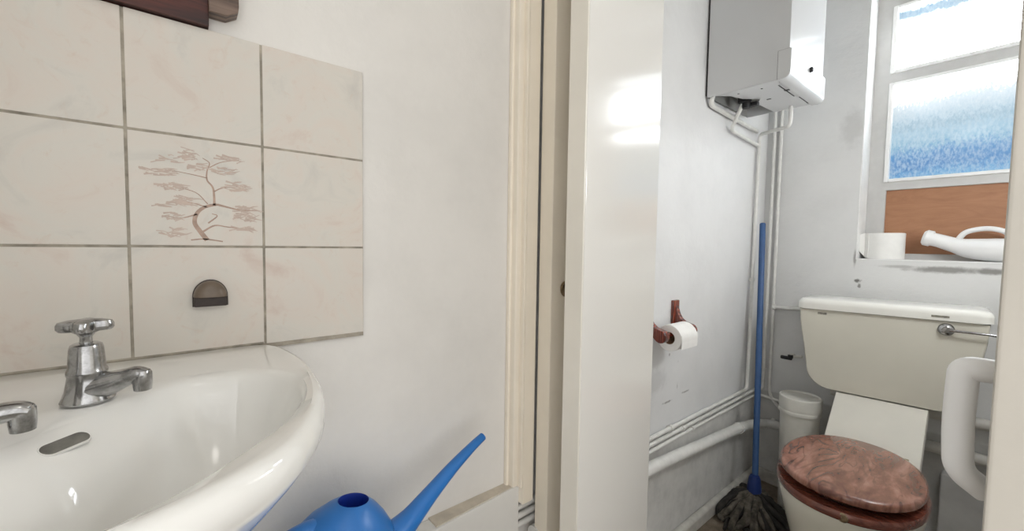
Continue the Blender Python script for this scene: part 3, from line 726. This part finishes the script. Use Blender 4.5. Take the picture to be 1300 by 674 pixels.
# ------------------------------------------------------------------ toilet
TCX, TCY = -.262, 1.455
def Rz(deg, c): return Matrix.Translation(c) @ Matrix.Rotation(math.radians(deg), 4, 'Z') @ Matrix.Translation(-Vector(c))
RL = Rz(3, (TCX, TCY, 0))
def egg(a, bf, bb, n=64, cx=TCX, cy=TCY, s=1.0, ex=2.15):
    out = []
    for k in range(n):
        th = 2*PI*k/n; c, s_ = math.cos(th), math.sin(th)
        x = a*math.copysign(abs(c)**(2/ex), c); y = (bb if s_ > 0 else bf)*math.copysign(abs(s_)**(2/ex), s_)
        out.append((cx+x*s, cy+y*s))
    return out
def slab(bm, outl, zs_, mat=RL, mi=0):     # zs_: list of (scale, z)
    rs = []
    for s, z in zs_:
        rs.append([mat @ Vector((TCX+(x-TCX)*s, TCY+(y-TCY)*s, z)) for x, y in outl])
    rings(bm, rs, True, True, True, mi)
toilet = thing('toilet', (TCX, 1.5, 0), 'white toilet with varnished wooden lid under the window', 'toilet')
b = B()
rim = egg(.159, .205, .225)
foot = egg(.10, .13, .22)
rs = []
for f, z, dy in ((0, 0.0, 0), (.02, .03, 0), (.05, .10, 0), (.18, .18, 0), (.48, .25, 0), (.78, .32, 0), (.95, .365, 0), (1.0, .385, 0), (1.0, .398, 0), (.97, .404, 0)):
    rs.append([RL @ Vector((fx*(1-f)+x*f, fy*(1-f)+y*f, z)) for (x, y), (fx, fy) in zip(rim, foot)])
rings(b, rs, True, True, True)
obj('pan', b, 'toilet_ceramic', toilet, smooth=60)
# seat ring and lid
b = B(); so = egg(.165, .214, .225); si = egg(.115, .165, .150)
rs = [[RL @ Vector((x, y, z)) for x, y in o_] for o_, z in ((si, .4045), ([(TCX+(x-TCX)*.985, TCY+(y-TCY)*.985) for x, y in so], .4045), (so, .409), (so, .420), ([(TCX+(x-TCX)*.98, TCY+(y-TCY)*.98) for x, y in so], .4255), (si, .4255), (si, .4045))]
rings(b, rs, True, False, False); obj('seat', b, 'seat_ring_wood', toilet, smooth=50)
b = B(); lo = egg(.158, .200, .238)
slab(b, lo, [(.965, .4345), (.99, .4365), (1.0, .441), (1.0, .449), (.988, .4545), (.95, .4575), (.6, .4585), (.05, .459)])
for v in b.verts: v.co.z += .008*max(0, (TCY+.238-v.co.y)/.44)
obj('seat_lid', b, 'seat_wood', toilet, smooth=50)
for sx in (-.09, .09):
    b = B(); tube(b, [RL @ Vector((TCX+sx-.018, TCY+.222, .432)), RL @ Vector((TCX+sx+.018, TCY+.222, .432))], .011, 14)
    obj('hinge', b, 'brass', toilet)
b = B(); p_ = RL @ Vector((TCX+.02, TCY-.211, .4135))
lathe(b, [(.0005, .0), (.011, 0), (.012, .003), (.009, .006), (.0005, .0065)], (0, 0, 0), 18, mat=Matrix.Translation(p_+Vector((0, .004, 0))) @ Matrix.Rotation(PI/2, 4, 'X'), cap0=False, cap1=False); obj('front_stud', b, 'brass', toilet)
# flush pipe cover
b = B()
v0 = [(-.378, 1.655, .385), (-.140, 1.650, .385), (-.146, 1.862, .556), (-.386, 1.862, .548)]
n = Vector((0, .75, -.66)).normalized()*.03
rs = []
def quad(inset, off):
    c = sum((Vector(p) for p in v0), Vector())/4
    return [c+(Vector(p)-c)*(1-inset)+n*off for p in v0]
rings(b, [quad(0, 1.0), quad(0, .1), quad(.015, 0)], True, True, True); obj('flush_pipe_cover', b, 'panel_plastic', toilet)
# cistern: wide, shallow, rounded bottom corners
RC = Rz(4, (-.27, 1.88, 0)) @ Matrix.Translation((-.27, 0, .84)) @ Matrix.Rotation(math.radians(-.8), 4, 'Y') @ Matrix.Translation((.27, 0, -.84))
cy0, cy1 = 1.862, 2.05
def cis_outline(x0, x1, z1, z0, slope, r, zt=None):
    pts = [(x0, z1), (x0+.004, z1-.06), (x0+.016, z1-.14)]
    for k in range(9): a = PI+PI/2*k/8; pts.append((x0+slope+r+r*math.cos(a), z0+r+r*math.sin(a)*1.0))
    for k in range(9): a = -PI/2+PI/2*k/8; pts.append((x1-slope-r+r*math.cos(a), z0+r+r*math.sin(a)))
    pts += [(x1-.016, z1-.14), (x1-.004, z1-.06), (x1, z1)]
    return pts
b = B()
o0 = cis_outline(-.510, -.030, .845, .552, .026, .075)
cc = (-.27, .70); rs = []
for s, y in ((.96, cy1), (1.0, cy1-.01), (1.0, cy0+.012), (.992, cy0+.004), (.975, cy0)):
    rs.append([RC @ Vector((cc[0]+(x-cc[0])*s, y, cc[1]+(z-cc[1])*s if z < .84 else z)) for x, z in o0])
rings(b, rs, True, True, True); cistern = obj('cistern', b, 'toilet_ceramic', toilet, smooth=50)
def rrect(x0, x1, y0, y1, r, n=8):
    out = []
    for cx_, cy_, a0 in ((x1-r, y1-r, 0), (x0+r, y1-r, PI/2), (x0+r, y0+r, PI), (x1-r, y0+r, 1.5*PI)):
        for k in range(n+1): a = a0+PI/2*k/n; out.append((cx_+r*math.cos(a), cy_+r*math.sin(a)))
    return out
b = B(); rs = []
for ins, z in ((.006, .8455), (.0, .848), (.0, .866), (.0015, .873), (.006, .880), (.014, .8845), (.03, .887), (.07, .888)):
    rs.append([RC @ Vector((x, y, z)) for x, y in rrect(-.518+ins, -.022-ins, cy0-.010+ins, cy1+.006-ins, max(.03-ins*.3, .008))])
rings(b, rs, True, True, True); obj('cistern_lid', b, 'lid_ceramic', toilet, smooth=50)
b = B(); mt = RC @ Matrix.Translation((-.122, cy0-.0005, .820)) @ Matrix.Rotation(PI/2, 4, 'X')
lathe(b, [(.0005, .0), (.0185, 0), (.0195, .004), (.0165, .009), (.010, .013), (.009, .020), (.0005, .021)], (0, 0, 0), 24, mat=mt, cap0=False, cap1=False)
lev = obj('flush_lever', b, 'chrome', toilet)
b = B(); tube(b, [RC @ Vector(p) for p in ((-.118, cy0-.016, .820), (-.09, cy0-.022, .820), (-.035, cy0-.022, .819), (-.004, cy0-.020, .817))], [.0048, .004, .0036, .0052], 12); obj('lever_arm', b, 'chrome', lev)
b = B(); box(b, -.452, -.425, cy0-.0012, cy0+.004, .829, .837)
for v in b.verts: v.co = RC @ v.co
obj('worn_label', b, 'sticker', cistern)
b = B(); box(b, -.156, -.116, cy0-.0112, cy0-.006, .857, .8635)
for v in b.verts: v.co = RC @ v.co
obj('worn_label', b, 'sticker', toilet)

# ------------------------------------------------------------------ bin beside the toilet
bx_, by_ = -.505, 1.905
t = thing('toilet_brush_bin', (bx_, by_, 0), 'white plastic lidded bin between the pipes and the toilet', 'bin')
b = B(); lathe(b, [(.0005, .0), (.055, 0), (.058, .003), (.0655, .40), (.0665, .42)], (bx_, by_, 0), 40, cap0=False); obj('bin_body', b, 'bin_plastic', t)
b = B(); lathe(b, [(.0675, .418), (.0715, .420), (.0725, .426), (.0715, .432), (.0700, .434), (.0705, .440), (.0715, .445), (.0715, .480), (.0700, .484), (.0655, .486), (.0640, .483), (.062, .480), (.0005, .481)], (bx_, by_, 0), 40, cap0=True, cap1=False); obj('bin_lid', b, 'bin_plastic', t)

# ------------------------------------------------------------------ mop standing in the corner
mp0 = Vector((-.612, 1.785, .10)); mp1 = Vector((-.690, 1.962, 1.178))
t = thing('mop', (-.61, 1.76, 0), 'blue-handled mop standing on the floor in the corner', 'mop')
b = B(); tube(b, [mp0, mp0+(mp1-mp0)*.5, mp1-(mp1-mp0).normalized()*.006, mp1-(mp1-mp0).normalized()*.002, mp1], [.0115, .0115, .0115, .010, .005], 18); obj('pole', b, 'blue_pole', t, smooth=60)
b = B(); lathe(b, [(.0005, .03), (.020, .03), (.026, .045), (.026, .085), (.021, .125), (.016, .135), (.0005, .136)], (mp0.x, mp0.y-.005, .02), 24, cap0=False, cap1=False); obj('socket', b, 'blue_socket', t)['label'] = 'navy blue plastic socket'
b = B(); rm = random.Random(11)
for k in range(64):
    a = 2*PI*k/64+rm.uniform(-.08, .08); ln = rm.uniform(.10, .165)
    dx, dy = math.cos(a), math.sin(a)
    ex_ = 1.0
    c0 = Vector((mp0.x+dx*.014, mp0.y-.01+dy*.014, .075+rm.uniform(-.02, .015)))
    c1 = Vector((mp0.x+dx*ln*.45, mp0.y-.03+dy*ln*.45, .060+rm.uniform(-.02, .025)))
    c2 = Vector((mp0.x+dx*ln*.85+rm.uniform(-.02, .02), mp0.y-.05+dy*ln*.85+rm.uniform(-.02, .02), .030+rm.uniform(-.014, .022)))
    c3 = Vector((mp0.x+dx*ln*1.05+rm.uniform(-.03, .03), mp0.y-.06+dy*ln*1.05+rm.uniform(-.03, .03), .012+rm.uniform(0, .01)))
    for c in (c1, c2, c3): c.x = max(c.x, XW+.045); c.y = min(c.y, YB-.05); c.x = min(c.x, -.43); q = Vector((c.x-bx_, c.y-by_)); c.x, c.y = (bx_+q.x*max(1, .088/q.length), by_+q.y*max(1, .088/q.length))
    r = rm.uniform(.008, .012)
    tube(b, catmull([c0, c1, c2, c3], 6), [r*.9, r, r*1.05, r*.7], 8, mi=(1 if rm.random() < .5 else 0))
obj('mop_head', b, ['mop', 'mop_dark'], t, smooth=60)['label'] = 'dirty grey and black cotton strands'

# ------------------------------------------------------------------ toilet paper holder and its roll
t = thing('toilet_roll_holder', (XW, 1.25, .84), 'red-brown wooden toilet roll holder on the left wall', 'roll holder')
def holder_arm(y0, y1):
    b = B(); box(b, XW, XW+.012, y0-.008, y1+.008, .800, .888, 0, .003)
    out = [(XW+.010, .806), (XW+.030, .796), (XW+.046, .782)]
    for k in range(11): a = math.radians(-125+k*21.5); out.append((XW+.062+.0200*math.cos(a), .795+.0200*math.sin(a)))
    out += [(XW+.044, .820), (XW+.031, .829), (XW+.022, .843), (XW+.016, .862), (XW+.010, .878)]
    prism(b, out, 'y', y0, y1, 0, .003)
    return obj('arm', b, 'holder_wood', t)
holder_arm(1.306, 1.326); holder_arm(1.128, 1.152)
rc = (XW+.062, .795)
b = B(); tube(b, [(rc[0], 1.150, rc[1]), (rc[0], 1.308, rc[1])], .0080, 16); obj('rod', b, 'holder_wood', t)
t = thing('toilet_roll', (rc[0], 1.232, rc[1]), 'white toilet roll on the wooden wall holder', 'toilet roll')
def ytube(prof, y0):
    b = B(); mt = Matrix.Translation((rc[0], y0, rc[1]-.0102)) @ Matrix.Rotation(-PI/2, 4, 'X'); lathe(b, prof, (0, 0, 0), 36, mat=mt, cap0=False, cap1=False); return b
obj('paper', ytube([(.0195, 0), (.0405, 0), (.0415, .0015), (.0415, .0985), (.0405, .100), (.0195, .1), (.0195, 0)], 1.182), 'paper', t)
obj('card_core', ytube([(.0185, .001), (.0194, .001), (.0194, .099), (.0185, .099), (.0185, .001)], 1.182), 'card', t)
b = B()
pth = []
for k in range(9): a = math.radians(20-k*4); pth.append((rc[0]+.0420*math.cos(a), rc[1]-.0102+.0420*math.sin(a)))
pth += [(rc[0]+.0418, rc[1]-.026), (rc[0]+.0405, rc[1]-.040)]
rs = [[Vector((x, 1.183, z)), Vector((x+.0007, 1.183, z)), Vector((x+.0007, 1.281, z)), Vector((x, 1.281, z))] for x, z in pth]
rings(b, rs); obj('loose_end', b, 'paper', t)

# ------------------------------------------------------------------ unseen lamps added to brighten the washroom and the toilet room
t = thing('added_ceiling_lamp', (.10, .30, 2.36), 'added opal fill lamp, unseen on the washroom ceiling', 'lamp')
b = B(); lathe(b, [(.0005, 0), (.07, 0), (.07, -.02), (.0005, -.02)], (.10, .30, 2.36), 28, cap0=False, cap1=False); obj('fill_lamp_base', b, 'white_plastic', t)
b = B(); lathe(b, [(.11, -.02), (.115, -.04), (.10, -.075), (.06, -.095), (.0005, -.10)], (.10, .30, 2.36), 32, cap0=True, cap1=False); obj('fill_lamp_globe', b, 'opal', t)
WL = (XR, 1.47, 1.36)
t = thing('added_wall_lamp', WL, 'added opal fill lamp, unseen on the right toilet wall behind the jamb', 'lamp')
mt = Matrix.Translation(WL) @ Matrix.Rotation(-PI/2, 4, 'Y')
b = B(); lathe(b, [(.0005, 0), (.062, 0), (.064, .004), (.060, .014), (.0005, .014)], (0, 0, 0), 28, mat=mt, cap0=False, cap1=False); obj('fill_lamp_base', b, 'white_plastic', t)
b = B(); lathe(b, [(.052, .014), (.054, .024), (.046, .040), (.026, .050), (.0005, .053)], (0, 0, 0), 28, mat=mt, cap0=True, cap1=False); obj('fill_lamp_globe', b, 'opal', t)
def lamp(name, typ, loc, energy, color, size):
    l = bpy.data.lights.new(name, typ); l.energy = energy; l.color = color
    if typ == 'POINT': l.shadow_soft_size = size
    o = bpy.data.objects.new(name, l); o.location = loc; COL.objects.link(o); return o
lamp('washroom_fill_light', 'POINT', (.10, .30, 2.15), .4, (1, .95, .88), .09)  # assumed light, added to brighten the washroom
lamp('toilet_room_fill_light', 'POINT', (XR-.12, 1.47, 1.34), 6.0, (.97, .99, 1), .06)  # point light added to brighten the toilet room from an unseen wall

# ------------------------------------------------------------------ daylight from the open side of the washroom
w = bpy.data.worlds.new('World'); SC.world = w; w.use_nodes = True
bg = w.node_tree.nodes['Background']; bg.inputs['Color'].default_value = (1, .99, .975, 1); 
wn = w.node_tree; tc = N(wn, 'ShaderNodeTexCoord'); sx_ = N(wn, 'ShaderNodeSeparateXYZ'); L(wn, tc.outputs['Generated'], sx_.inputs[0])
mr = N(wn, 'ShaderNodeMapRange'); mr.interpolation_type = 'SMOOTHSTEP'      # brighter through the open end of the room, opposite the toilet
for k, v in (('From Min', .35), ('From Max', -.95), ('To Min', 1.12), ('To Max', 1.9)): mr.inputs[k].default_value = v
L(wn, sx_.outputs['Y'], mr.inputs['Value']); L(wn, mr.outputs['Result'], bg.inputs['Strength'])

# ------------------------------------------------------------------ camera
cam = bpy.data.cameras.new('camera'); cam.sensor_width = 36; cam.lens = 519.735/1300*36; cam.clip_start = .01
co = bpy.data.objects.new('camera', cam); COL.objects.link(co); SC.camera = co
yaw, pit, rol = (math.radians(v) for v in (50.6814, 2.9885, .8633))
f = Vector((-math.sin(yaw)*math.cos(pit), math.cos(yaw)*math.cos(pit), -math.sin(pit)))
r0 = Vector((math.cos(yaw), math.sin(yaw), 0)); u0 = r0.cross(f)
r = r0*math.cos(rol)+u0*math.sin(rol); u = -r0*math.sin(rol)+u0*math.cos(rol)
mx = Matrix.Identity(4)
for i in range(3): mx[i][0], mx[i][1], mx[i][2] = r[i], u[i], -f[i]
mx.translation = (0, 0, 1.07); co.matrix_world = mx

vs = SC.view_settings
SC.display_settings.display_device = 'sRGB'
vs.view_transform = 'Standard'; vs.look = 'None'; vs.gamma = 1.0; vs.use_curve_mapping = False; vs.exposure = 0.28
